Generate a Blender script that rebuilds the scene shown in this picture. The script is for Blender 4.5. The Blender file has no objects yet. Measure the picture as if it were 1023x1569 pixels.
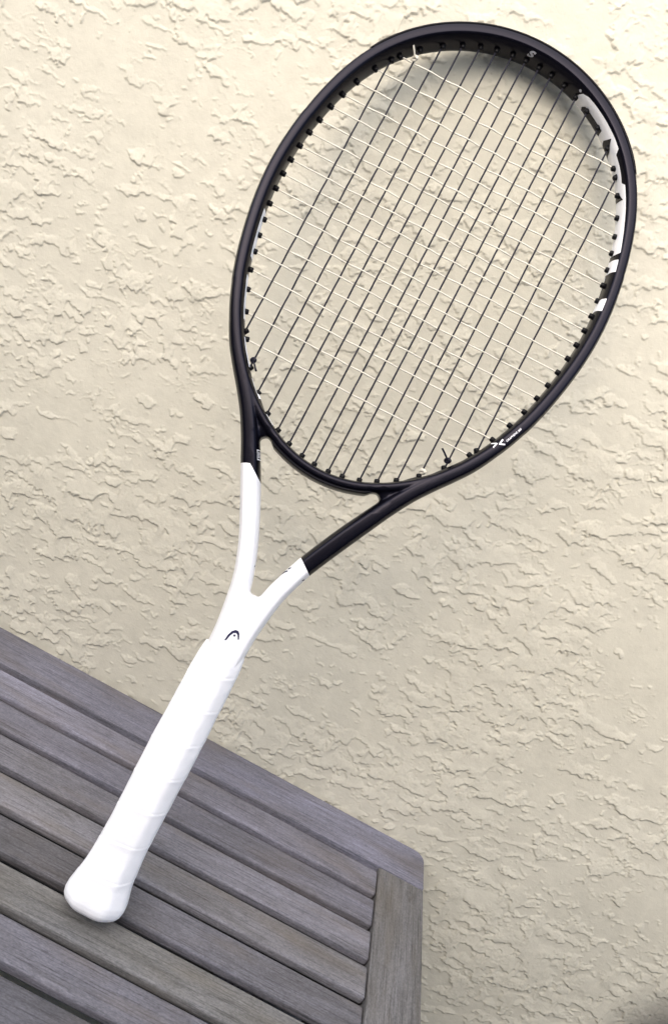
import bpy, bmesh, math, random
import numpy as np
from mathutils import Vector, Matrix
from mathutils.bvhtree import BVHTree

R = math.radians
scene = bpy.context.scene
C = scene.collection
random.seed(7)

# ------------------------------------------------------------------ camera
CAM_M = np.array([[0.8773126753439131, 0.01964905895957788, -0.4795168236495033],
                  [0.11786056923207809, 0.9597412404793948, 0.2549620315720816],
                  [0.4652218351509271, -0.28019754782131057, 0.8396773060490131]])
CAM_C = np.array([0.0, -0.6886388759417773, 0.4591321832777448])
cam_d = bpy.data.cameras.new('camera')
cam = bpy.data.objects.new('camera', cam_d)
C.objects.link(cam)
rx, fw, up = CAM_M[:, 0], CAM_M[:, 1], CAM_M[:, 2]
m = Matrix.Identity(4)
for k in range(3):
    m[k][0], m[k][1], m[k][2], m[k][3] = rx[k], up[k], -fw[k], CAM_C[k]
cam.matrix_world = m
cam_d.sensor_fit = 'VERTICAL'
cam_d.sensor_height = 36.0
cam_d.lens = 1250.1 / 1569 * 36.0
cam_d.clip_start = 0.01
cam_d.clip_end = 100
scene.camera = cam

# ------------------------------------------------------------------ light
SUN_EL, SUN_AZ = R(37), R(-160)          # azimuth measured from +Y towards +X
world = bpy.data.worlds.new('World')
scene.world = world
world.use_nodes = True
wn = world.node_tree.nodes
sky = wn.new('ShaderNodeTexSky')
sky.sky_type = 'NISHITA'
sky.sun_disc = False
sky.sun_elevation = SUN_EL
sky.sun_rotation = SUN_AZ
sky.air_density = 1.0
sky.dust_density = 3.0
wn['Background'].inputs['Strength'].default_value = 0.10
world.node_tree.links.new(sky.outputs[0], wn['Background'].inputs['Color'])
sd = bpy.data.lights.new('sun', 'SUN')
sd.energy = 1.5
sd.angle = R(92)
sd.color = (1.0, 0.93, 0.83)
sun = bpy.data.objects.new('sun', sd)
C.objects.link(sun)
S = Vector((math.sin(SUN_AZ) * math.cos(SUN_EL), math.cos(SUN_AZ) * math.cos(SUN_EL), math.sin(SUN_EL)))
sun.rotation_euler = S.to_track_quat('Z', 'Y').to_euler()
sun.location = S * 5
scene.view_settings.view_transform = 'Standard'
scene.view_settings.look = 'None'
scene.view_settings.gamma = 1
scene.view_settings.exposure = 1.8

# ------------------------------------------------------------------ helpers
def tag(o, label=None, cat=None, group=None, kind=None):
    if label: o['label'] = label
    if cat: o['category'] = cat
    if group: o['group'] = group
    if kind: o['kind'] = kind
    return o

def link(name, me, mat=None, parent=None, smooth=True):
    o = bpy.data.objects.new(name, me)
    C.objects.link(o)
    if mat and not me.materials: me.materials.append(mat)
    if smooth and len(me.polygons):
        me.polygons.foreach_set('use_smooth', [True] * len(me.polygons))
    if parent: o.parent = parent
    return o

def empty(name, loc=(0, 0, 0)):
    o = bpy.data.objects.new(name, None)
    o.empty_display_size = .05
    C.objects.link(o)
    o.location = loc
    return o

def pydata(name, v, f):
    me = bpy.data.meshes.new(name)
    me.from_pydata([tuple(map(float, q)) for q in v], [], f)
    me.update()
    return me

def grid_faces(nr, nc, closed_r=False, closed_c=True):
    f = []
    for i in range(nr if closed_r else nr - 1):
        i2 = (i + 1) % nr
        for j in range(nc if closed_c else nc - 1):
            j2 = (j + 1) % nc
            f.append((i * nc + j, i * nc + j2, i2 * nc + j2, i2 * nc + j))
    return f

class NT:
    def __init__(s, name):
        s.m = bpy.data.materials.new(name)
        s.m.use_nodes = True
        s.t = s.m.node_tree
        s.b = s.t.nodes['Principled BSDF']
        s.tc = s.t.nodes.new('ShaderNodeTexCoord')
    def n(s, typ, ins=None, **kw):
        o = s.t.nodes.new('ShaderNode' + typ)
        for k, v in kw.items(): setattr(o, k, v)
        for k, v in (ins or {}).items():
            if isinstance(v, bpy.types.NodeSocket): s.t.links.new(v, o.inputs[k])
            else: o.inputs[k].default_value = v
        return o
    def set(s, **kw):
        for k, v in kw.items():
            k = k.replace('_', ' ')
            if isinstance(v, bpy.types.NodeSocket): s.t.links.new(v, s.b.inputs[k])
            else: s.b.inputs[k].default_value = v
    def ramp(s, fac, stops):
        r = s.n('ValToRGB', {'Fac': fac})
        e = r.color_ramp.elements
        while len(e) < len(stops): e.new(.5)
        for q, (p, c) in zip(e, stops):
            q.position = p
            q.color = (c, c, c, 1) if isinstance(c, (int, float)) else (*c, 1)
        return r.outputs['Color']
    def mix(s, fac, a, b, mode='MIX'):
        o = s.n('Mix', data_type='RGBA', blend_type=mode)
        for k, v in ((0, fac), (6, a), (7, b)):
            if isinstance(v, bpy.types.NodeSocket): s.t.links.new(v, o.inputs[k])
            else: o.inputs[k].default_value = v if k == 0 else (*v, 1)
        return o.outputs[2]
    def bump(s, h, strength, dist, normal=None):
        d = {'Height': h, 'Strength': strength, 'Distance': dist}
        if normal is not None: d['Normal'] = normal
        return s.n('Bump', d).outputs[0]
    def noise(s, vec, scale, detail=3, rough=.5, dist=0):
        return s.n('TexNoise', {'Vector': vec, 'Scale': scale, 'Detail': detail, 'Roughness': rough, 'Distortion': dist}).outputs['Fac']

# ------------------------------------------------------------------ materials
def mat_stucco():
    k = NT('stucco_paint')
    P = k.tc.outputs['Object']
    big = k.noise(P, 4.5, 4, .55)
    col = k.ramp(big, [(.3, (.520, .496, .410)), (.7, (.560, .535, .446))])
    spots = k.ramp(k.noise(P, 330, 2, .5), [(.715, 0.), (.76, 1.)])
    col = k.mix(k.n('Math', {0: spots, 1: .35}, operation='MULTIPLY').outputs[0], col, (.30, .24, .17))
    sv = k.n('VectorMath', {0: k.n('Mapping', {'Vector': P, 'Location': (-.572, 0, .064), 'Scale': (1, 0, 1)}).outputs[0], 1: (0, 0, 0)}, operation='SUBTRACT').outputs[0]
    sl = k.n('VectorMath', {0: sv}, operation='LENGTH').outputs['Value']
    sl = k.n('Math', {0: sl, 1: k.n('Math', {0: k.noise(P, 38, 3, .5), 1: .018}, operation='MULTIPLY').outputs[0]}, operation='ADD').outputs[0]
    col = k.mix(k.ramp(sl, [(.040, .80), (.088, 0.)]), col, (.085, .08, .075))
    med = k.ramp(k.noise(P, 60, 4, .6), [(.35, .93), (.7, 1.03)])
    col = k.mix(1.0, col, med, 'MULTIPLY')
    fine = k.noise(P, 900, 3, .6)
    mid = k.noise(P, 260, 3, .6)
    n1 = k.bump(mid, .35, .0006)
    n2 = k.bump(fine, .4, .0003, n1)
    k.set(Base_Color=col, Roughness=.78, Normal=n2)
    k.b.inputs['Specular IOR Level'].default_value = .3
    return k.m

def mat_wood():
    k = NT('weathered_teak')
    P = k.tc.outputs['Object']
    oi = k.n('ObjectInfo')
    off = k.n('VectorMath', {0: P, 1: k.n('CombineXYZ', {'X': k.n('Math', {0: oi.outputs['Random'], 1: 13.}, operation='MULTIPLY').outputs[0],
              'Y': k.n('Math', {0: oi.outputs['Random'], 1: 7.}, operation='MULTIPLY').outputs[0], 'Z': 0.}).outputs[0]}, operation='ADD').outputs[0]
    st = k.n('Mapping', {'Vector': off, 'Scale': (16, 260, 260)}).outputs[0]
    st2 = k.n('Mapping', {'Vector': off, 'Scale': (22, 760, 760)}).outputs[0]
    st3 = k.n('Mapping', {'Vector': off, 'Scale': (5, 22, 22)}).outputs[0]
    g1 = k.noise(st, 1, 5, .65, .4)
    g2 = k.noise(st2, 1, 3, .6)
    g3 = k.noise(st3, 1, 4, .6, .8)
    col = k.ramp(g3, [(.25, (.088, .083, .083)), (.5, (.140, .135, .148)), (.75, (.190, .186, .215))])
    col = k.mix(1., col, k.ramp(g1, [(.28, .82), (.5, .99), (.75, 1.12)]), 'MULTIPLY')
    col = k.mix(1., col, k.ramp(g2, [(.34, .60), (.47, .98), (.62, 1.08), (.74, 1.25)]), 'MULTIPLY')
    mot = k.noise(k.n('Mapping', {'Vector': off, 'Scale': (130, 260, 260)}).outputs[0], 1, 4, .7, .6)
    col = k.mix(1., col, k.ramp(mot, [(.3, .80), (.5, 1.0), (.72, 1.16)]), 'MULTIPLY')
    spk = k.noise(k.n('Mapping', {'Vector': off, 'Scale': (420, 950, 950)}).outputs[0], 1, 2, .6)
    col = k.mix(1., col, k.ramp(spk, [(.32, .80), (.5, 1.0), (.68, 1.2)]), 'MULTIPLY')
    # dark mildew / knots
    kn = k.n('Mapping', {'Vector': off, 'Scale': (24, 60, 60)}).outputs[0]
    spots = k.ramp(k.noise(kn, 1, 3, .55, .3), [(.66, 0.), (.78, .85)])
    col = k.mix(spots, col, (.055, .048, .045))
    brown = k.ramp(k.noise(st3, 2.3, 2, .5), [(.50, 0.), (.76, .42)])
    col = k.mix(brown, col, (.135, .112, .088))
    col = k.mix(1., col, oi.outputs['Color'], 'MULTIPLY')
    tone = k.n('Math', {0: k.n('Math', {0: oi.outputs['Random'], 1: .40}, operation='MULTIPLY').outputs[0], 1: .84}, operation='ADD').outputs[0]
    col = k.mix(1., col, k.n('CombineXYZ', {'X': tone, 'Y': tone, 'Z': tone}).outputs[0], 'MULTIPLY')
    n1 = k.bump(g1, .5, .0012)
    n2 = k.bump(g2, .5, .0005, n1)
    k.set(Base_Color=col, Roughness=k.ramp(g1, [(.2, .75), (.8, .58)]), Normal=n2)
    k.b.inputs['Specular IOR Level'].default_value = .35
    return k.m

def simple(name, col, rough, spec=.5, coat=0, bump=None, coat_rough=.1):
    k = NT(name)
    P = k.tc.outputs['Object']
    var = k.ramp(k.noise(P, 45, 3, .5), [(.3, .93), (.7, 1.05)])
    k.set(Base_Color=k.mix(1., col, var, 'MULTIPLY'), Roughness=rough)
    k.b.inputs['Specular IOR Level'].default_value = spec
    k.b.inputs['Coat Weight'].default_value = coat
    k.b.inputs['Coat Roughness'].default_value = coat_rough
    if bump:
        k.set(Normal=k.bump(k.noise(P, bump[0], 3, .6), bump[1], bump[2]))
    return k.m

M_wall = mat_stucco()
M_wood = mat_wood()
M_black = simple('satin_black_paint', (.0024, .0022, .0042), .27, .16, 0, (2500, .10, .0001), .2)
M_black.node_tree.nodes['Principled BSDF'].inputs['Specular Tint'].default_value = (.80, .78, 1, 1)
M_guard = simple('black_nylon', (.0024, .0022, .0040), .34, .10, 0, (1500, .15, .0001))
M_rubber = simple('black_grommet_nylon', (.004, .004, .005), .45, .15)
M_white = simple('white_gloss_paint', (.83, .83, .85), .28, .5, .3)
M_print = simple('white_print', (.88, .88, .90), .4, .4)
M_greyprint = simple('grey_print', (.42, .42, .45), .4, .4)
M_ink = simple('navy_print', (.012, .012, .05), .4, .4)
M_grip = simple('white_overgrip', (.88, .88, .895), .62, .35, 0, (700, .25, .0004))
M_main = simple('dark_polyester_string', (.009, .009, .017), .38, .18)
M_cross = simple('white_string', (.57, .545, .47), .45, .3)
M_ground = simple('patio_concrete', (.05, .047, .045), .9, .3, 0, (60, .4, .004))

# ------------------------------------------------------------------ ground
gme = pydata('patio_ground', [(-6, -7, -.72), (6, -7, -.72), (6, .05, -.72), (-6, .05, -.72)], [(0, 1, 2, 3)])
tag(link('patio_ground', gme, M_ground, smooth=False), kind='structure')

# ------------------------------------------------------------------ fence added unseen behind the camera to block low sky
blocker = empty('sky_blocker', (0, -1.34, -.72))
tag(blocker, 'unseen grey board fence added behind the camera to block low sky', 'blocker')
M_blocker = simple('blocker_paint', (.40, .40, .43), .8, .3, 0, (90, .4, .003))
FH = 1.80
fb = bmesh.new(); bmesh.ops.create_cube(fb, size=1)
for v in fb.verts: v.co.x *= .138; v.co.y *= .02; v.co.z = (v.co.z + .5) * FH
bmesh.ops.bevel(fb, geom=fb.edges[:], offset=.002, segments=1, affect='EDGES')
fme = bpy.data.meshes.new('blocker_board'); fb.to_mesh(fme); fb.free()
for k in range(40):
    o = link('board', fme, M_blocker, blocker, smooth=False); o.location = ((k - 19.5) * .141, random.uniform(-.002, .002), 0)
fb = bmesh.new(); bmesh.ops.create_cube(fb, size=1)
for v in fb.verts: v.co.x *= 5.64; v.co.y *= .04; v.co.z *= .09
fr_me = bpy.data.meshes.new('blocker_rail'); fb.to_mesh(fr_me); fb.free()
for z in (.3, 1.6):
    o = link('rail', fr_me, M_blocker, blocker, smooth=False); o.location = (0, -.032, z)

# ------------------------------------------------------------------ stucco wall
def perlin(x, y, seed):
    rng = np.random.RandomState(seed)
    perm = rng.permutation(256).astype(np.int32)
    ang = rng.rand(256) * 2 * np.pi
    gx, gy = np.cos(ang).astype(np.float32), np.sin(ang).astype(np.float32)
    xi, yi = np.floor(x).astype(np.int32), np.floor(y).astype(np.int32)
    xf, yf = (x - xi).astype(np.float32), (y - yi).astype(np.float32)
    u = xf * xf * xf * (xf * (xf * 6 - 15) + 10)
    v = yf * yf * yf * (yf * (yf * 6 - 15) + 10)
    def g(ix, iy, dx, dy):
        h = perm[(perm[ix & 255] + iy) & 255]
        return gx[h] * dx + gy[h] * dy
    a = g(xi, yi, xf, yf); b = g(xi + 1, yi, xf - 1, yf)
    c = g(xi, yi + 1, xf, yf - 1); d = g(xi + 1, yi + 1, xf - 1, yf - 1)
    return (a + u * (b - a)) * (1 - v) + (c + u * (d - c)) * v

def fbm(x, y, seed, octv=4, gain=.5, lac=2.03):
    s, a = 0, 1.
    for o in range(octv):
        s = s + a * perlin(x, y, seed + o * 17)
        x, y, a = x * lac + 5.2, y * lac + 1.7, a * gain
    return s

def sstep(e0, e1, x):
    t = np.clip((x - e0) / (e1 - e0), 0, 1)
    return t * t * (3 - 2 * t)

def blobs(x, z, cell, seed):
    """rounded humps, 1 at a hump's crown falling to 0 between humps"""
    rng = np.random.RandomState(seed)
    px, pz = rng.rand(64, 64).astype(np.float32), rng.rand(64, 64).astype(np.float32)
    x, z = x / cell, z / cell
    xi, zi = np.floor(x).astype(np.int32), np.floor(z).astype(np.int32)
    best = np.full(x.shape, 9., np.float32)
    for dx in (-1, 0, 1):
        for dy in (-1, 0, 1):
            cx_, cz_ = xi + dx, zi + dy
            q = (cx_ + px[cx_ & 63, cz_ & 63] - x) ** 2 + (cz_ + pz[cx_ & 63, cz_ & 63] - z) ** 2
            best = np.minimum(best, q)
    return np.clip(1 - best * 1.15, 0, 1)

STEP = .0008
X0, Z0 = -1.25, -.72
TILE = 40
NX, NZ = int(2.4 / STEP / TILE) * TILE, int(1.75 / STEP / TILE) * TILE

def wall_height(x, z):
    """x, z in mm (2-D, rows run upwards); returns relief in mm towards the room"""
    wx = x + 5 * fbm(x / 24, z / 24, 3, 3) + 2.2 * fbm(x / 5.5, z / 5.5, 9, 3, .6)
    wz = z + 5 * fbm(x / 24, z / 24, 5, 3) + 2.2 * fbm(x / 5.5, z / 5.5, 11, 3, .6)
    dens = fbm(x / 150, z / 110, 21, 2) - .10 * sstep(270, 460, z) * sstep(100, -150, x) + .10 * sstep(100, -150, z)
    # trowelled skin: islands dragged sideways, curdled, with a scalloped lower lip
    b7 = blobs(x + 1.5 * fbm(x / 9, z / 9, 13, 2), z, 7.0, 201)
    b35 = blobs(x, z + 1.0 * fbm(x / 6, z / 6, 15, 2), 3.6, 202)
    cr2 = fbm(wx / 2.4, wz / 1.9, 95, 2, .6)
    b22 = blobs(wx, wz, 2.3, 203)
    s1 = wx + .25 * wz
    P = fbm(s1 / 31, (wz - .12 * wx) / 13, 31, 4, .5)
    th = .19 - .60 * dens
    e = P - th + .16 * (b7 - .5) + .09 * (b35 - .5)
    Q = fbm(wx / 16, wz / 11, 57, 2, .5) - (.40 - .40 * dens) + .14 * (b7 - .5) + .08 * (b35 - .5)
    D = fbm(wx / 8, wz / 6.5, 77, 2, .5) - (.43 - .30 * dens)
    gate = sstep(-.05, .30, fbm(x / 48, z / 36, 111, 2) + .25 * dens)
    worm = .075 * gate - np.abs(fbm(s1 / 24, (wz - .15 * wx) / 8.5, 121, 2, .5)) - .012
    hot = np.maximum(np.maximum(np.maximum(e, Q * .9), D * .6), worm * 1.1)
    mask = sstep(0, .03, hot)
    inside = hot > .018
    rise = np.zeros_like(x, dtype=np.float32)
    d = np.zeros(x.shape[1], dtype=np.float32)
    dz = float(z[1, 0] - z[0, 0])
    for r in range(x.shape[0]):
        d = np.where(inside[r], d + dz, 0)
        rise[r] = d
    top = np.zeros_like(rise)
    d = np.zeros(x.shape[1], dtype=np.float32)
    for r in range(x.shape[0] - 1, -1, -1):
        d = np.where(inside[r], d + dz, 0)
        top[r] = d
    Lt = 4.6 + 3.4 * fbm(x / 30, z / 30, 41, 2)
    ramp = 1 - np.exp(-top / np.maximum(Lt, 2.0))
    near = np.exp(-rise / 7.)
    curd = sstep(-.22, .30, fbm(x / 24, z / 20, 47, 2) + .06)
    h = mask * ramp * (.74 + .5 * fbm(x / 18, z / 18, 43, 2) + .42 * near)
    h = h + mask * (.34 * b35 + .46 * b22 + .34 * cr2) * (.18 + .82 * curd) * (.35 + .65 * ramp)
    flat = fbm(x / 9, z / 9, 63, 3, .55) * .11 + .06 * fbm(x / 2.2, z / 2.2, 69, 2, .6)
    grit = np.clip(perlin(x / 3.1, z / 3.1, 88) - .47, 0, 1) * 1.0
    return .70 * h + flat + grit + fbm(x / 120, z / 120, 99, 2) * 1.2

def build_wall():
    vis = np.array([(-.43, .48), (.03, .745), (.60, -.03), (.39, -.215), (.22, -.06), (-.43, -.06)])
    cen = vis.mean(0)
    vis = cen + (vis - cen) * 1.06
    def inside(px, pz):
        r = np.zeros(px.shape, bool)
        for i in range(len(vis)):
            (x1, z1), (x2, z2) = vis[i], vis[(i + 1) % len(vis)]
            c = ((z1 > pz) != (z2 > pz)) & (px < (x2 - x1) * (pz - z1) / (z2 - z1 + 1e-12) + x1)
            r ^= c
        return r
    ntx, ntz = NX // TILE, NZ // TILE
    fine = np.zeros((ntz, ntx), bool)
    T = TILE * STEP
    for a in (0, .5, 1):
        for b in (0, .5, 1):
            tx, tz = np.meshgrid(X0 + (np.arange(ntx) + a) * T, Z0 + (np.arange(ntz) + b) * T)
            fine |= inside(tx, tz)
    cols = np.where(fine.any(0))[0]; rows = np.where(fine.any(1))[0]
    c0, c1, r0, r1 = cols[0], cols[-1] + 1, rows[0], rows[-1] + 1
    verts, faces, nv = [], [], 0
    # fine part
    xs = X0 + (c0 * TILE + np.arange((c1 - c0) * TILE + 1)) * STEP
    zs = Z0 + (r0 * TILE + np.arange((r1 - r0) * TILE + 1)) * STEP
    gx, gz = np.meshgrid(xs.astype(np.float32), zs.astype(np.float32))
    H = wall_height(gx * 1000, gz * 1000) / 1000
    nc = gx.shape[1]
    cell = np.repeat(np.repeat(fine[r0:r1, c0:c1], TILE, 0), TILE, 1)
    ii, jj = np.where(cell)
    q = np.stack([ii * nc + jj, ii * nc + jj + 1, (ii + 1) * nc + jj + 1, (ii + 1) * nc + jj], 1)
    used = np.zeros(gx.size, bool); used[q.ravel()] = True
    remap = np.cumsum(used) - 1
    v = np.stack([gx.ravel(), -H.ravel(), gz.ravel()], 1)[used]
    verts.append(v); faces.append(remap[q]); nv += len(v)
    # the rest of the wall, coarser
    cs = 4
    xs = X0 + np.arange(NX // cs + 1) * STEP * cs
    zs = Z0 + np.arange(NZ // cs + 1) * STEP * cs
    gx, gz = np.meshgrid(xs.astype(np.float32), zs.astype(np.float32))
    H = wall_height(gx * 1000, gz * 1000) / 1000
    nc = gx.shape[1]
    cell = ~np.repeat(np.repeat(fine, TILE // cs, 0), TILE // cs, 1)
    ii, jj = np.where(cell)
    q = np.stack([ii * nc + jj, ii * nc + jj + 1, (ii + 1) * nc + jj + 1, (ii + 1) * nc + jj], 1)
    used = np.zeros(gx.size, bool); used[q.ravel()] = True
    remap = np.cumsum(used) - 1
    v = np.stack([gx.ravel(), -H.ravel(), gz.ravel()], 1)[used]
    verts.append(v); faces.append(remap[q] + nv)
    # back and sides give the wall its thickness
    V = np.concatenate(verts); F = np.concatenate(faces)
    n = len(V); xa, xb = X0, X0 + NX * STEP; za, zb = Z0, Z0 + NZ * STEP
    box = np.array([(xa, .004, za), (xb, .004, za), (xb, .004, zb), (xa, .004, zb), (xa, .2, za), (xb, .2, za), (xb, .2, zb), (xa, .2, zb)])
    bf = np.array([(4, 7, 6, 5), (0, 4, 5, 1), (1, 5, 6, 2), (2, 6, 7, 3), (3, 7, 4, 0)]) + n
    V = np.concatenate([V, box]); F = np.concatenate([F, bf])
    me = bpy.data.meshes.new('stucco_wall')
    me.vertices.add(len(V)); me.vertices.foreach_set('co', V.astype(np.float32).ravel())
    me.loops.add(F.size); me.loops.foreach_set('vertex_index', F.astype(np.int32).ravel())
    me.polygons.add(len(F)); me.polygons.foreach_set('loop_start', np.arange(len(F), dtype=np.int32) * 4)
    me.update(calc_edges=True)
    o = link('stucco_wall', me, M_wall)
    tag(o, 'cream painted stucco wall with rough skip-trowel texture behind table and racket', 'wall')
    return o
build_wall()

# ------------------------------------------------------------------ slatted table
TOP = .72
YB, Y0, PIT, GAP, XL, XR = -.0045, -.0604, .036417, .0068, .2051, .2515
XW = -1.05
def board(name, size, bev=.0018, seg=2, corner=0):
    """box with eased edges, long axis on X, centred in X/Y, top at z=0; edges get slight unevenness"""
    bm = bmesh.new()
    bmesh.ops.create_cube(bm, size=1)
    for v in bm.verts:
        v.co.x *= size[0]; v.co.y *= size[1]; v.co.z = (v.co.z - .5) * size[2]
    if corner:
        ce = [e for e in bm.edges if all(v.co.x > 0 and v.co.y > 0 for v in e.verts)]
        bmesh.ops.bevel(bm, geom=ce, offset=corner, segments=4, affect='EDGES', profile=.5)
        bmesh.ops.bevel(bm, geom=[e for e in bm.edges if abs(e.calc_face_angle(0)) > .6], offset=bev, segments=seg, affect='EDGES', profile=.6)
    else:
        bmesh.ops.bevel(bm, geom=bm.edges[:], offset=bev, segments=seg, affect='EDGES', profile=.6)
    for f in bm.faces: f.smooth = True
    me = bpy.data.meshes.new(name); bm.to_mesh(me); bm.free()
    me.set_sharp_from_angle(angle=R(40))
    return me

table = empty('slatted_table', (-.4, -.31, -TOP))
tag(table, 'weathered grey teak slatted table pushed against the stucco wall', 'table')
def part(name, me, loc, rotz=0, rot=None):
    o = link(name, me, M_wood, table, smooth=False)
    o.location = Vector(loc) - table.location
    o.rotation_euler = rot or (0, 0, rotz)
    o.color = {'back_rail': (.92, .93, 1.02, 1), 'end_board': (.80, .80, .72, 1)}.get(name, (random.uniform(.88, 1.08),) * 2 + (random.uniform(.90, 1.08), 1))
    return o
W = XR - XW
rail_me = board('rail', (W, (Y0 + GAP) * -1 + YB, .030), .0022)
part('back_rail', board('back_rail', (W, (Y0 + GAP) * -1 + YB, .030), .0022, 2, .011), ((XR + XW) / 2, (YB + Y0 + GAP) / 2, 0))
NSL = 14
YF = Y0 - NSL * PIT
fr = part('front_rail', rail_me, ((XR + XW) / 2, YF - .0247, 0))
end_len = (Y0 + GAP) - YF - .0006
end_me = board('end_board', (end_len, XR - XL, .030), .0022)
part('end_board', end_me, ((XL + XR) / 2, (Y0 + GAP + YF) / 2, -.0004), R(90))
part('end_board', end_me, (XW + (XR - XL) / 2, (Y0 + GAP + YF) / 2, -.0004), R(90))
slat_me = board('slat', (XL - XW - (XR - XL) - .0016, PIT - GAP, .0085), .0030, 5)
for k in range(NSL):
    o = part('slat', slat_me, ((XL + XW + XR - XL) / 2 + random.uniform(-.0004, .0004), Y0 - k * PIT - (PIT - GAP) / 2 + random.uniform(-.0004, .0004), -.0006 + random.uniform(-.0005, .0004)), random.uniform(-.0006, .0006))
    o.rotation_euler.x = random.uniform(-.012, .012)
bat = board('batten', (YB - YF + .0, .045, .03), .002)
for x in (-.15, -.62):
    part('batten', bat, (x, (YB + YF - .049) / 2, -.031), R(90))
apr = board('shade_apron', (W - .06, .02, .24), .002)  # made over-deep to hide the lit wall below and darken the slat gaps
part('shade_apron', apr, ((XR + XW) / 2, YB - .062, -.0315))
part('shade_apron', apr, ((XR + XW) / 2, YF - .0, -.0315))
ape = board('shade_apron', (YB - YF - .02, .02, .11), .002)  # end pieces added to keep the space under the slats dark
for x in (XR - .035, XW + .035):
    part('shade_apron', ape, (x, (YB + YF - .049) / 2, -.0315), R(90))
leg_me = board('leg', (TOP - .0315, .045, .045), .003)
for x in (XR - .06, XW + .06):
    for y in (YB - .085, YF + .035):
        o = part('leg', leg_me, (x - .0225, y, -(TOP + .0315) / 2 + .0), rot=(0, R(90), 0))

# ------------------------------------------------------------------ racket
RA = np.array([[0.9996997478459451, 0.014267146488557009, -0.019921412796989252],
               [-0.006477728443723534, 0.9379627169707154, 0.346675612939709],
               [0.023631614226780336, -0.3464424773378513, 0.9377735103451414]])
RO = np.array([-0.0047428553374704715, -0.24918515485962262, 0.0051966371600677685])
racket = empty('tennis_racket')
rm = Matrix.Identity(4)
for i in range(3):
    for j in range(3): rm[i][j] = RA[i][j]
    rm[i][3] = RO[i]
racket.matrix_world = rm
tag(racket, 'black and white strung tennis racket standing on table and leaning against wall', 'tennis racket')
def L3(u, v, w): return (u * .001, -w * .001, v * .001)      # racket mm -> local metres (x across, -y front, z along)
def Lp(a):
    a = np.asarray(a, float)
    return np.stack([a[..., 0], -a[..., 2], a[..., 1]], -1) * .001

FOUR = [148.925, -0.317, 23.285, -2.514, 1.678, -1.029, -0.056, -0.238, 0.252]
VC = 508.0
def cl0(th):                                                   # raw hoop curve, th from the tip, positive to the right
    t = np.abs((np.asarray(th, float) + np.pi) % (2 * np.pi) - np.pi)
    r = sum(c * np.cos(k * t) for k, c in enumerate(FOUR))
    return np.stack([r * np.sin(th), VC + r * np.cos(th)], -1)
def nrm(th):
    d = cl0(np.asarray(th) + 1e-3) - cl0(np.asarray(th) - 1e-3)
    d /= np.linalg.norm(d, axis=-1, keepdims=True)
    return np.stack([-d[..., 1], d[..., 0]], -1)               # outward
def half_w(th):
    t = np.abs((np.asarray(th, float) + np.pi) % (2 * np.pi) - np.pi)
    s = lambda a, b: sstep(a, b, t)
    return 6.0 - .55 * s(.3, 1.1) - 1.5 * s(2.45, 2.85)
def hoop_c(th):
    a = half_w(th)
    t = np.abs((np.asarray(th, float) + np.pi) % (2 * np.pi) - np.pi)
    sh = (5.2 - a) * (1 - 2 * sstep(2.2, 2.8, t))
    sh = np.where(t > 1.2, np.where(t < 2.2, 0, sh), sh)
    return cl0(th) + nrm(th) * sh[..., None]
def facet(a, b, m=32):
    """frame section: flat front and back ridge, chamfers, nearly flat flanks (closed outline, r then w)"""
    k = np.array([(1, .0), (.985, .32), (.91, .58), (.62, .935), (.47, .985), (0, 1.0)])
    q = np.concatenate([k, k[::-1][1:] * (-1, 1), k[1:] * (-1, -1), k[::-1][1:-1] * (1, -1)])
    q = np.vstack([q, q[:1]])
    d = np.concatenate([[0], np.cumsum(np.hypot(*np.diff(q * (a, b), axis=0).T))])
    t = np.linspace(0, d[-1], m, endpoint=False)
    return np.interp(t, d, q[:, 0]) * a, np.interp(t, d, q[:, 1]) * b
def section(a, b, n, m=28):
    if n == 0: return facet(a, b, m)
    ph = np.linspace(0, 2 * np.pi, m, endpoint=False)
    c, s = np.cos(ph), np.sin(ph)
    return np.sign(c) * a * np.abs(c) ** (2 / n), np.sign(s) * b * np.abs(s) ** (2 / n)

class Soup:
    def __init__(s): s.v, s.f = [], []
    def add(s, rings, closed=False, cap=True):
        o = len(s.v); nr, nc = len(rings), len(rings[0])
        for r in rings: s.v += [tuple(q) for q in r]
        s.f += [tuple(o + i for i in q) for q in grid_faces(nr, nc, closed)]
        if not closed and cap:
            s.f.append(tuple(o + i for i in range(nc))[::-1])
            s.f.append(tuple(o + (nr - 1) * nc + i for i in range(nc)))
    def mesh(s, name):
        me = pydata(name, Lp(np.array(s.v)), s.f)
        bm = bmesh.new(); bm.from_mesh(me)
        bmesh.ops.recalc_face_normals(bm, faces=bm.faces[:]); bm.to_mesh(me); bm.free()
        return me

def path_sweep(soup, pts, n=2.6, m=28, sub=8):
    """pts rows: u, v, a (half width), b (half depth), w offset"""
    P = np.array(pts, float)
    t = np.arange(len(P)); tt = np.linspace(0, len(P) - 1, (len(P) - 1) * sub + 1)
    # Catmull-Rom
    Q = []
    for x in tt:
        i = min(int(x), len(P) - 2); f = x - i
        p0, p1, p2, p3 = P[max(i - 1, 0)], P[i], P[i + 1], P[min(i + 2, len(P) - 1)]
        Q.append(.5 * (2 * p1 + (p2 - p0) * f + (2 * p0 - 5 * p1 + 4 * p2 - p3) * f * f + (3 * p1 - p0 - 3 * p2 + p3) * f ** 3))
    Q = np.array(Q)
    T = np.gradient(Q[:, :2], axis=0); T /= np.linalg.norm(T, axis=1)[:, None]
    N = np.stack([-T[:, 1], T[:, 0]], 1)
    rings = []
    for q, nn in zip(Q, N):
        r, w = section(q[2], q[3], n, m)
        rings.append(np.stack([q[0] + nn[0] * r, q[1] + nn[1] * r, w + q[4]], 1))
    soup.add(rings)

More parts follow.
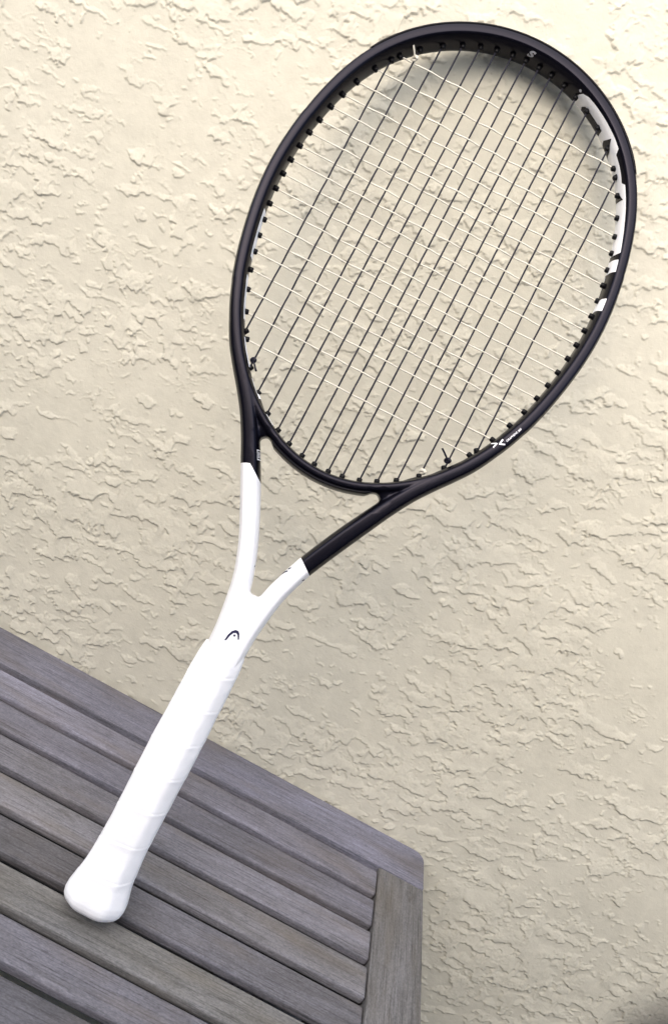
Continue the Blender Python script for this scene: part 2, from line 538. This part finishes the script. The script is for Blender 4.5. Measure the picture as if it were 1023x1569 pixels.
sp = Soup()
th = np.linspace(-np.pi, np.pi, 420, endpoint=False)
cc, nn, aa = hoop_c(th), nrm(th), half_w(th)
rings = []
for c, n_, a in zip(cc, nn, aa):
    bdep = 11.5 - .9 * float(sstep(4.9, 4.0, a))
    r, w = section(a, bdep, 0, 40)
    # slightly dished outside where the grommet strip sits
    rings.append(np.stack([c[0] + n_[0] * r, c[1] + n_[1] * r, w], 1))
sp.add(rings, closed=True)
ARM = [(103.0, 405, 4.6, 10.6), (99.3, 398, 5.2, 11.2), (91.7, 385.5, 5.7, 11.4), (82.2, 373, 6.0, 11.5), (73, 361.5, 6.2, 11.5), (63.1, 348, 6.4, 11.5), (53.4, 332, 6.7, 11.5),
       (44.6, 315.5, 7.0, 11.5), (36.5, 300, 7.2, 11.5), (26.7, 280, 7.1, 11.5), (20.0, 265, 7.0, 11.5), (15.0, 251, 7.0, 11.5),
       (11.8, 240, 7.2, 11.5), (9.2, 226, 7.5, 11.5), (7.5, 212, 7.4, 11.5), (6.9, 200, 7.2, 11.4), (6.6, 184, 7.0, 11)]
for s in (-1, 1):
    path_sweep(sp, [(s * a[0], a[1], a[2], a[3], 0) for a in ARM], 0, 40)
    path_sweep(sp, [(s * 45.5, 336.2, 3.0, 7.4, 0), (s * 50.5, 341.5, 5.0, 8.2, 0), (s * 57.5, 349, 6, 8.4, 0), (s * 66, 358, 5.5, 8.4, 0)], 2.6)
path_sweep(sp, [(0, 236.2, 3.6, 7.5, 0), (0, 234.8, 4.6, 10, 0), (0, 232.5, 5.4, 11, 0), (0, 228, 6, 11.3, 0), (0, 205, 8, 11.4, 0), (0, 184, 8, 11, 0)], 3)
raw = sp.mesh('racket_frame_raw')
tmp = bpy.data.objects.new('frame_tmp', raw); C.objects.link(tmp)
md = tmp.modifiers.new('r', 'REMESH'); md.mode = 'VOXEL'; md.voxel_size = .00075
ms = tmp.modifiers.new('s', 'SMOOTH'); ms.factor = .5; ms.iterations = 3
dg = bpy.context.evaluated_depsgraph_get()
fused = bpy.data.meshes.new_from_object(tmp.evaluated_get(dg))
bpy.data.objects.remove(tmp)

bm = bmesh.new(); bm.from_mesh(fused)
for (u0, v0, rad) in ((0, 237, 11), (-44, 334, 10), (44, 334, 10)):      # fillet the forks
    c0 = Vector((u0 * .001, 0, v0 * .001))
    near_v = [v for v in bm.verts if (Vector((v.co.x, 0, v.co.z)) - c0).length < rad * .001]
    for _ in range(22): bmesh.ops.smooth_vert(bm, verts=near_v, factor=.5, use_axis_x=True, use_axis_y=True, use_axis_z=True)
def cut(p, d):
    n = Vector((d[1], 0, -d[0])).normalized()
    if n.z < 0: n = -n
    bmesh.ops.bisect_plane(bm, geom=bm.verts[:] + bm.edges[:] + bm.faces[:], plane_co=Vector(L3(p[0], p[1], 0)), plane_no=n, dist=1e-7)
    return Vector(L3(p[0], p[1], 0)), n
# paint break: one slanted break on each arm
pr = cut((20.9, 270.7), (11.3, -8.5))
pa = cut((-44.2, 315.4), (12.4, -8.6))
pb = cut((-44.2, 315.4), (6.6, 2.6))
def is_white(q):
    if q.x > 0: return (q - pr[0]).dot(pr[1]) < 0
    return (q - pa[0]).dot(pa[1]) < 0 and (q - pb[0]).dot(pb[1]) < 0
wf = [f for f in bm.faces if is_white(f.calc_center_median())]
wi = {f.index for f in wf}
for i, f in enumerate(bm.faces): f.index = i
def subset(keep, name):
    b2 = bm.copy()
    b2.faces.ensure_lookup_table()
    bmesh.ops.delete(b2, geom=[f for f in b2.faces if is_white(f.calc_center_median()) != keep], context='FACES')
    me = bpy.data.meshes.new(name); b2.to_mesh(me); b2.free()
    return me
me_black, me_white = subset(False, 'frame'), subset(True, 'throat')
full = bpy.data.meshes.new('full'); bm.to_mesh(full); bm.free()
frame = link('frame', me_black, M_black, racket)
throat = link('throat', me_white, M_white, racket)
throat['label'] = 'glossy white painted throat below the slanted paint break'
bvh = BVHTree.FromPolygons([v.co.copy() for v in full.vertices], [tuple(p.vertices) for p in full.polygons])

# --- prints laid on the frame surface
def lay(name, polys, mapper, mat, parent, off=.00018, maxlen=.9):
    """polys: closed 2-D outlines; mapper: (N,2) -> origin, direction in racket mm; each print follows the surface"""
    bm = bmesh.new()
    for pl in polys:
        vs = [bm.verts.new((x, y, 0)) for x, y in pl]
        try: bm.faces.new(vs)
        except ValueError: pass
    bmesh.ops.triangulate(bm, faces=bm.faces[:])
    for _ in range(6):
        le = [e for e in bm.edges if e.calc_length() > maxlen]
        if not le: break
        bmesh.ops.subdivide_edges(bm, edges=le, cuts=1)
        bmesh.ops.triangulate(bm, faces=[f for f in bm.faces if len(f.verts) > 3])
    bad = []
    for v in bm.verts:
        o, d = mapper(v.co.x, v.co.y)
        o = Vector(L3(*o)); d = Vector((d[0], -d[2], d[1])).normalized()
        hit, n, i, dist = bvh.ray_cast(o, d, .06)
        if hit is None: bad.append(v); continue
        if n.dot(d) > 0: n = -n
        v.co = hit + n * off
    if bad: bmesh.ops.delete(bm, geom=bad, context='VERTS')
    me = bpy.data.meshes.new(name); bm.to_mesh(me); bm.free()
    return link(name, me, mat, parent)

def inner_map(s, w):                    # s = angle round the hoop (in 1/100 rad), w = depth; seen from inside the hoop
    t = s / 100.
    c = hoop_c(np.array([t]))[0]; n = nrm(np.array([t]))[0]
    o = c - n * 14
    return (o[0], o[1], w), (n[0], n[1], 0)
def front_map(s, r):                    # s = angle (1/100 rad), r = radial offset; seen from the front
    t = s / 100.
    c = hoop_c(np.array([t]))[0]; n = nrm(np.array([t]))[0]
    return (c[0] + n[0] * r, c[1] + n[1] * r, 30), (0, 0, -1)
def flat_front(u, v): return (u, v, 30), (0, 0, -1)

def text_tris(txt, size, shear=0., bold=.012):
    cu = bpy.data.curves.new('print_text', 'FONT')
    cu.body, cu.size, cu.shear, cu.offset = txt, size, shear, size * bold
    o = bpy.data.objects.new('print_text', cu); C.objects.link(o)
    me = bpy.data.meshes.new_from_object(o.evaluated_get(bpy.context.evaluated_depsgraph_get()))
    tr = [[(me.vertices[i].co.x, me.vertices[i].co.y) for i in p.vertices] for p in me.polygons]
    bpy.data.objects.remove(o); bpy.data.meshes.remove(me); bpy.data.curves.remove(cu)
    return tr
def stroke(pts, wd):
    P = np.array(pts, float); out = []
    for a, b in zip(P[:-1], P[1:]):
        t = (b - a) / np.linalg.norm(b - a); n = np.array([-t[1], t[0]]) * wd / 2; e = t * wd * .35
        out.append([tuple(a - e + n), tuple(a - e - n), tuple(b + e - n), tuple(b + e + n)])
    return out
def along_map(scale):                     # stretch angle so that outlines are about even in mm
    return lambda s, w: inner_map(s / scale, w)
A = [(25.1, .5), (25.7, 4), (27, 7.0), (30.1, 8.6), (33.3, 8.9), (39.4, 9.2), (45.7, 9.4), (53, 9.7), (57.6, 9.6), (59.4, 6.3), (64.8, 6.7), (70, 6.5), (73.1, 6.0), (74.8, 9.1), (83.2, 9.2), (93.2, 9.4), (109.5, 10.4), (109.7, 5.5), (108.7, -4.1), (107, -10.5), (24.3, -10.5)]
K = 1.45
sc = lambda l: [(x * K, y) for x, y in l]
letters = [lay('letter', [q], along_map(K), M_print, frame) for q in [sc(A), sc([(113.2, 10.4), (120, 10.7), (119.6, 1.1), (118.5, -6), (110.8, -6), (111.7, -2)]),
     sc([(119.9, -3.2), (135.2, -5.2), (135.0, -10.5), (118, -10.5)]), sc([(135.7, 10.7), (143.3, 10.75), (142, 1.9), (141.3, -10), (134.6, -10), (135.3, 4.5)])]]
for q in [sc([(30.3, -6.6), (29.9, -2.5), (31.4, .8), (35.1, .9), (40, .9), (45.1, 1.5), (45.2, -5.9), (43.6, -8.6), (34, -8.4)]),
     sc([(51.5, 7.3), (49.0, -2), (50.2, -9.4), (53.6, -9.6), (57, -10), (55.6, -1.1)]),
     sc([(76.8, 1.2), (81.4, 6.6), (80.7, 1.9), (79.8, -8), (77.3, -8)])]:
    lay('letter_cutout', [q], along_map(K), M_black, letters[0], off=.00032)
lay('letter_s', [[(x * 1.5 - 4.2 * 1.7, y + 5.0) for x, y in t] for t in text_tris('S', 6.4, .3, .05)], lambda x, w: inner_map(x / 1.7, w), M_greyprint, frame)
lay('print_dot', [[(25.2 * K + .95 * math.cos(a), 7.1 + .95 * math.sin(a)) for a in np.linspace(0, 2 * math.pi, 14, endpoint=False)]], along_map(K), M_greyprint, frame)
# fragments of the print on the left inner wall, seen edge-on
for q in [sc([(-179.5, 6.6), (-207, 6.4), (-207, -9.5), (-179.5, -9.5)]), sc([(-216.5, 6.0), (-238.5, 6.2), (-238.5, -9.5), (-216.5, -9.5)]),
     sc([(-247, 6.4), (-260.5, 6.6), (-260.5, -8), (-247, -8)]), sc([(-265.5, 5.4), (-275, 6.6), (-275, -8), (-265.5, -8)]), sc([(-282, 7.0), (-287.5, 7.2), (-287.5, -8), (-282, -8)])]:
    lay('letter', [q], along_map(K), M_print, frame)
# small print low on the right of the hoop, facing front
fm = lambda x, y: front_map(231.4 - x / 1.43, .75 - y)
lay('small_print', [[(x, y) for x, y in t] for t in text_tris('GRAPHENE 360', 1.95, .2)], fm, M_print, frame, off=.00022, maxlen=1.)
F2 = lambda x, y: front_map(x / 1.43, y)
lay('small_print', stroke([(236.9 * 1.43, -4.4), (235.5 * 1.43, -2.6), (237.7 * 1.43, -1.9)], .8) + stroke([(232.3 * 1.43, -2.2), (234.6 * 1.43, -1.2), (232.9 * 1.43, 1.1)], .9), F2, M_print, frame, off=.00022)
# boxed approval mark on the inner flank of the left arm
def arm_map(a, w):
    t, n = np.array([-.47, .883]), np.array([.883, .47])
    p = np.array([-43.6, 322.6]) + t * a + n * 9
    return (p[0], p[1], w), (-n[0], -n[1], 0)
bx = [(-3.3, 9.2), (3.3, 9.2), (3.3, 2.2), (-3.3, 2.2), (-3.3, 9.2)]
lay('approval_mark', stroke(bx, .55) + stroke([(-1.9, 7.6), (1.9, 7.6)], .6) + stroke([(-1.9, 6.0), (-.4, 6.0)], .8) + stroke([(.5, 6.0), (1.9, 5.6)], .8) + stroke([(-1.9, 4.2), (1.9, 4.0)], .6), arm_map, M_print, frame)
# tiny dark print wrapping the inner flank of the white arms
lay('small_print', stroke([(9.6, 257.6), (11.2, 260.2), (12.6, 261.6)], .8) + stroke([(12.6, 263.2), (13.6, 264.6)], .7) + stroke([(8.2, 254.4), (9.0, 256.0)], .8) + stroke([(24.6, 260.6), (25.4, 261.6)], .7) + stroke([(-9.0, 254.0), (-8.8, 254.9)], .6), flat_front, M_ink, throat)


LOGO = [[-3.67, 200.92], [-3.22, 205.05], [-2.0, 208.54], [0.01, 210.53], [1.99, 210.59], [3.44, 209.34], [5.03, 205.82], [4.28, 205.26], [2.63, 208.05], [1.19, 208.79], [-0.39, 207.97], [-1.67, 205.41], [-2.5, 201.52]]
dot = [(.95 + .75 * math.cos(a), 206.75 + .75 * math.sin(a)) for a in np.linspace(0, 2 * np.pi, 14, endpoint=False)]
lay('logo', [LOGO, dot], flat_front, M_ink, throat, maxlen=1.2)

# --- guards: bumper round the tip and the strip under the bridge
def guard(name, t0, t1, proud, wid, n=90, n_exp=3.4):
    sp = Soup(); ts = np.linspace(t0, t1, n); rings = []
    for i, t in enumerate(ts):
        e = min(1., i / 3., (n - 1 - i) / 3.)
        c, nn_, a = hoop_c(np.array([t]))[0], nrm(np.array([t]))[0], float(half_w(np.array([t]))[0])
        ph = np.linspace(-wid, wid, 17)
        cs, sn = np.cos(ph), np.sin(ph)
        def ring(da):
            A, B = a + da, 11.5 + da * .8
            r = np.sign(cs) * A * np.abs(cs) ** (2 / n_exp); w = np.sign(sn) * B * np.abs(sn) ** (2 / n_exp)
            return np.stack([c[0] + nn_[0] * r, c[1] + nn_[1] * r, w], 1)
        rings.append(np.concatenate([ring(.12 + (proud - .12) * e), ring(-.8)[::-1]]))
    sp.add(rings)
    return link(name, sp.mesh(name), M_guard, racket)
guard('bumper_guard', -.76, .70, .55, 1.25)
guard('throat_guard', np.pi - .22, np.pi + .22, 1.5, .85, 60)

# --- grommets and strings
US = [0.005497597009228576, 0.015913089745333245, 0.027767567207179808, 0.039305440893947746, 0.051223541181760104, 0.06396648837627059, 0.0770889500185913, 0.0920536449206796]
VS = [0.6291846172235354, 0.6122201353330105, 0.5971930944773899, 0.5839021014168704, 0.5717414087359688, 0.5591284340304534, 0.547524018523405, 0.5353098767102098, 0.5232418119533464, 0.5115228470605536, 0.49941202097485693, 0.4875481390656117, 0.4752402219009421, 0.46349895219126414, 0.4515257684915051, 0.4385233793445017, 0.4249364980150189, 0.40998459717412933, 0.39263097466549773]
U = np.array([-u for u in US[::-1]] + US) * 1000
V = np.array(VS) * 1000
tt = np.linspace(-np.pi, np.pi, 4000)
inner = hoop_c(tt) - nrm(tt) * half_w(tt)[:, None]
def hit_main(u, top):
    sel = (inner[:, 1] > VC) == top
    k = np.argmin(np.where(sel, np.abs(inner[:, 0] - u), 1e9)); return tt[k]
def hit_cross(v, right):
    sel = (inner[:, 0] > 0) == right
    k = np.argmin(np.where(sel, np.abs(inner[:, 1] - v), 1e9)); return tt[k]
def lathe(name, prof, m=12):
    v, f = [], []
    for z, r in prof:
        for k in range(m):
            a = 2 * np.pi * k / m; v.append((r * math.cos(a) * .001, r * math.sin(a) * .001, z * .001))
    f = grid_faces(len(prof), m); f.append(tuple(range(m))[::-1]); f.append(tuple((len(prof) - 1) * m + i for i in range(m)))
    return pydata(name, v, f)
grom_me = lathe('grommet', [(-1.5, 2.1), (1.8, 2.0), (2.4, 1.85), (2.75, 1.5), (2.85, .8)])
def grommet(t, dirv=None):
    c = hoop_c(np.array([t]))[0]; n = nrm(np.array([t]))[0]; a = float(half_w(np.array([t]))[0])
    p = c - n * a
    d = -n if dirv is None else (-n * .55 + np.array(dirv) * .45)
    o = link('grommet', grom_me, M_rubber, racket)
    o.location = L3(p[0], p[1], 0)
    o.rotation_mode = 'QUATERNION'
    o.rotation_quaternion = Vector((d[0], 0, d[1])).to_track_quat('Z', 'Y')
    return p
def tube(name, pts, r, mat, parent, m=8):
    P = np.array(pts, float); T = np.gradient(P, axis=0); T /= np.linalg.norm(T, axis=1)[:, None]
    rings = []
    ref = np.array([0, 0, 1.])
    for p, t in zip(P, T):
        if abs(t @ ref) > .95: ref = np.array([1., 0, 0])
        a = np.cross(t, ref); a /= np.linalg.norm(a); b = np.cross(t, a)
        an = np.linspace(0, 2 * np.pi, m, endpoint=False)
        rings.append(p + r * (np.cos(an)[:, None] * a + np.sin(an)[:, None] * b))
    sp = Soup(); sp.add(rings)
    return link(name, sp.mesh(name), mat, parent)
RM, RC, AMP = .65, .56, .55
def wave(x, nodes, signs):
    nodes = np.array(nodes); o = np.argsort(nodes); nodes = nodes[o]; signs = np.array(signs)[o]
    out = np.zeros_like(x)
    for i in range(len(nodes) - 1):
        s = (x >= nodes[i]) & (x <= nodes[i + 1]); f = (x[s] - nodes[i]) / (nodes[i + 1] - nodes[i])
        out[s] = (signs[i] * (1 + np.cos(np.pi * f)) + signs[i + 1] * (1 - np.cos(np.pi * f))) / 2
    return out * AMP
ends_main, ends_cross = [], []
for i, u in enumerate(U):
    ta, tb = hit_main(u, True), hit_main(u, False)
    pa_, pb_ = grommet(ta, (0, -1)), grommet(tb, (0, 1))
    a_, b_ = pa_ + nrm(np.array([ta]))[0] * .5, pb_ + nrm(np.array([tb]))[0] * .5
    x = np.linspace(b_[1], a_[1], 150)
    js = [j for j in range(19) if b_[1] + 4 < V[j] < a_[1] - 4]
    w = wave(x, [V[j] for j in js], [-1 if (i + j) % 2 == 0 else 1 for j in js])
    uu = u + 0 * x
    for e, s in ((b_, x - b_[1]), (a_, a_[1] - x)):
        uu = uu + (e[0] - u) * np.exp(-s / 2.)
    tube('main_string', np.stack([uu, x, w], 1), RM, M_main, racket, 8)
    ends_main.append((a_, b_))
for j, v in enumerate(V):
    ta, tb = hit_cross(v, False), hit_cross(v, True)
    pa_, pb_ = grommet(ta, (1, 0)), grommet(tb, (-1, 0))
    a_, b_ = pa_ + nrm(np.array([ta]))[0] * .5, pb_ + nrm(np.array([tb]))[0] * .5
    x = np.linspace(a_[0], b_[0], 130)
    is_ = [i for i in range(16) if a_[0] + 4 < U[i] < b_[0] - 4]
    w = wave(x, [U[i] for i in is_], [1 if (i + j) % 2 == 0 else -1 for i in is_])
    vv = v + 0 * x + .12 * np.sin(x / 23. + j * 1.7)
    tube('cross_string', np.stack([x, vv, w], 1), RC, M_cross, racket, 8)
    ends_cross.append((a_, b_))
def knot(c, tail, mat, r=.7):
    k = []
    for a in np.linspace(0, 4 * np.pi, 40):
        k.append((c[0] + 1.6 * math.cos(a), c[1] + 1.1 * math.sin(a) + .35 * (a / 6.28 - 1), c[2] + 1.5 * math.sin(a + .8)))
    o = tube('string_knot', k, r + .3, mat, racket, 8)
    if tail:
        e = np.array(tail); c = np.array(c)
        tube('string_tail', [c + (e - c) * f + np.array([0, 0, .8 * math.sin(3 * f)]) for f in np.linspace(0, 1, 8)], r, mat, o, 8)
    return o
knot((U[1] - .1, 381.6, 1.2), (U[1] + 5.6, 375.2, 3.0), M_main)
knot((U[14] - .6, 382.0, 1.2), (U[14] - 8.4, 387.3, 5.0), M_main)
knot((U[1] - .2, 632.0, 1.4), (U[1] - 4.8, 637.5, 6.0), M_cross)
knot((U[13] + .3, 366.8, 1.2), None, M_cross)

# --- grip
def build_grip():
    prof = np.array([(0, .80), (.6, .93), (1.6, 1.05), (3.2, 1.16), (5.5, 1.24), (8.5, 1.275), (12, 1.265), (17, 1.20), (23, 1.115), (30, 1.055), (38, 1.015), (48, .985), (60, .975), (80, .985), (100, 1.0), (120, 1.01), (150, .985), (175, .965), (186, .94), (191.5, .905), (194.2, .875), (194.6, .82)])
    vs = np.unique(np.concatenate([np.linspace(0, 8, 14), np.arange(8, 192, .62), np.linspace(192, 194.6, 7)]))
    m = 112
    ph = np.linspace(0, 2 * np.pi, m, endpoint=False)
    rng = np.random.RandomState(4)
    hs = [16.9, 16.5, 14.6, 16.5] * 2
    p = 15.
    acc = np.zeros(m)
    for k, h in enumerate(hs):
        d = np.maximum(0, np.cos(ph - k * np.pi / 4)) / h
        acc += d ** p
    base = acc ** (-1 / p)
    VV, PP = np.meshgrid(vs, ph, indexing='ij')
    ks = np.interp(VV, prof[:, 0], prof[:, 1])
    r = base[None, :] * ks
    # the spiral wrap: each turn overlaps the one below with a soft lip
    turn = (VV - 133.5 + 25 * PP / (2 * np.pi) + 1.4 * np.sin(2 * PP)) / 25
    f = turn - np.floor(turn)
    lip = .20 * np.exp(-f * 25 / 6.5) * sstep(0, .045, f) + .30 * sstep(.80, 1., f) * (1 - sstep(.965, 1, f))
    amp = sstep(4, 20, VV) * (1 - sstep(186, 193, VV))
    soft = fbm(PP * 2.2, VV / 16, 5, 2) * .22 + fbm(np.cos(PP) * 3, VV / 6 + np.sin(PP) * 3, 8, 2) * .08
    r = r + (lip + soft) * amp
    v = np.stack([r * np.cos(PP) - .55, VV, r * np.sin(PP)], -1).reshape(-1, 3)
    f_ = grid_faces(len(vs), m)
    v = np.concatenate([v, [(-.55, -.2, 0)]])
    n0 = len(v) - 1
    f_ += [(n0, (k + 1) % m, k) for k in range(m)]
    f_.append(tuple((len(vs) - 1) * m + k for k in range(m)))
    me = pydata('grip', Lp(v), f_)
    bm = bmesh.new(); bm.from_mesh(me); bmesh.ops.recalc_face_normals(bm, faces=bm.faces[:]); bm.to_mesh(me); bm.free()
    return link('grip', me, M_grip, racket)
grip = build_grip()
grip['label'] = 'white overgrip wound in a spiral round the octagonal handle'
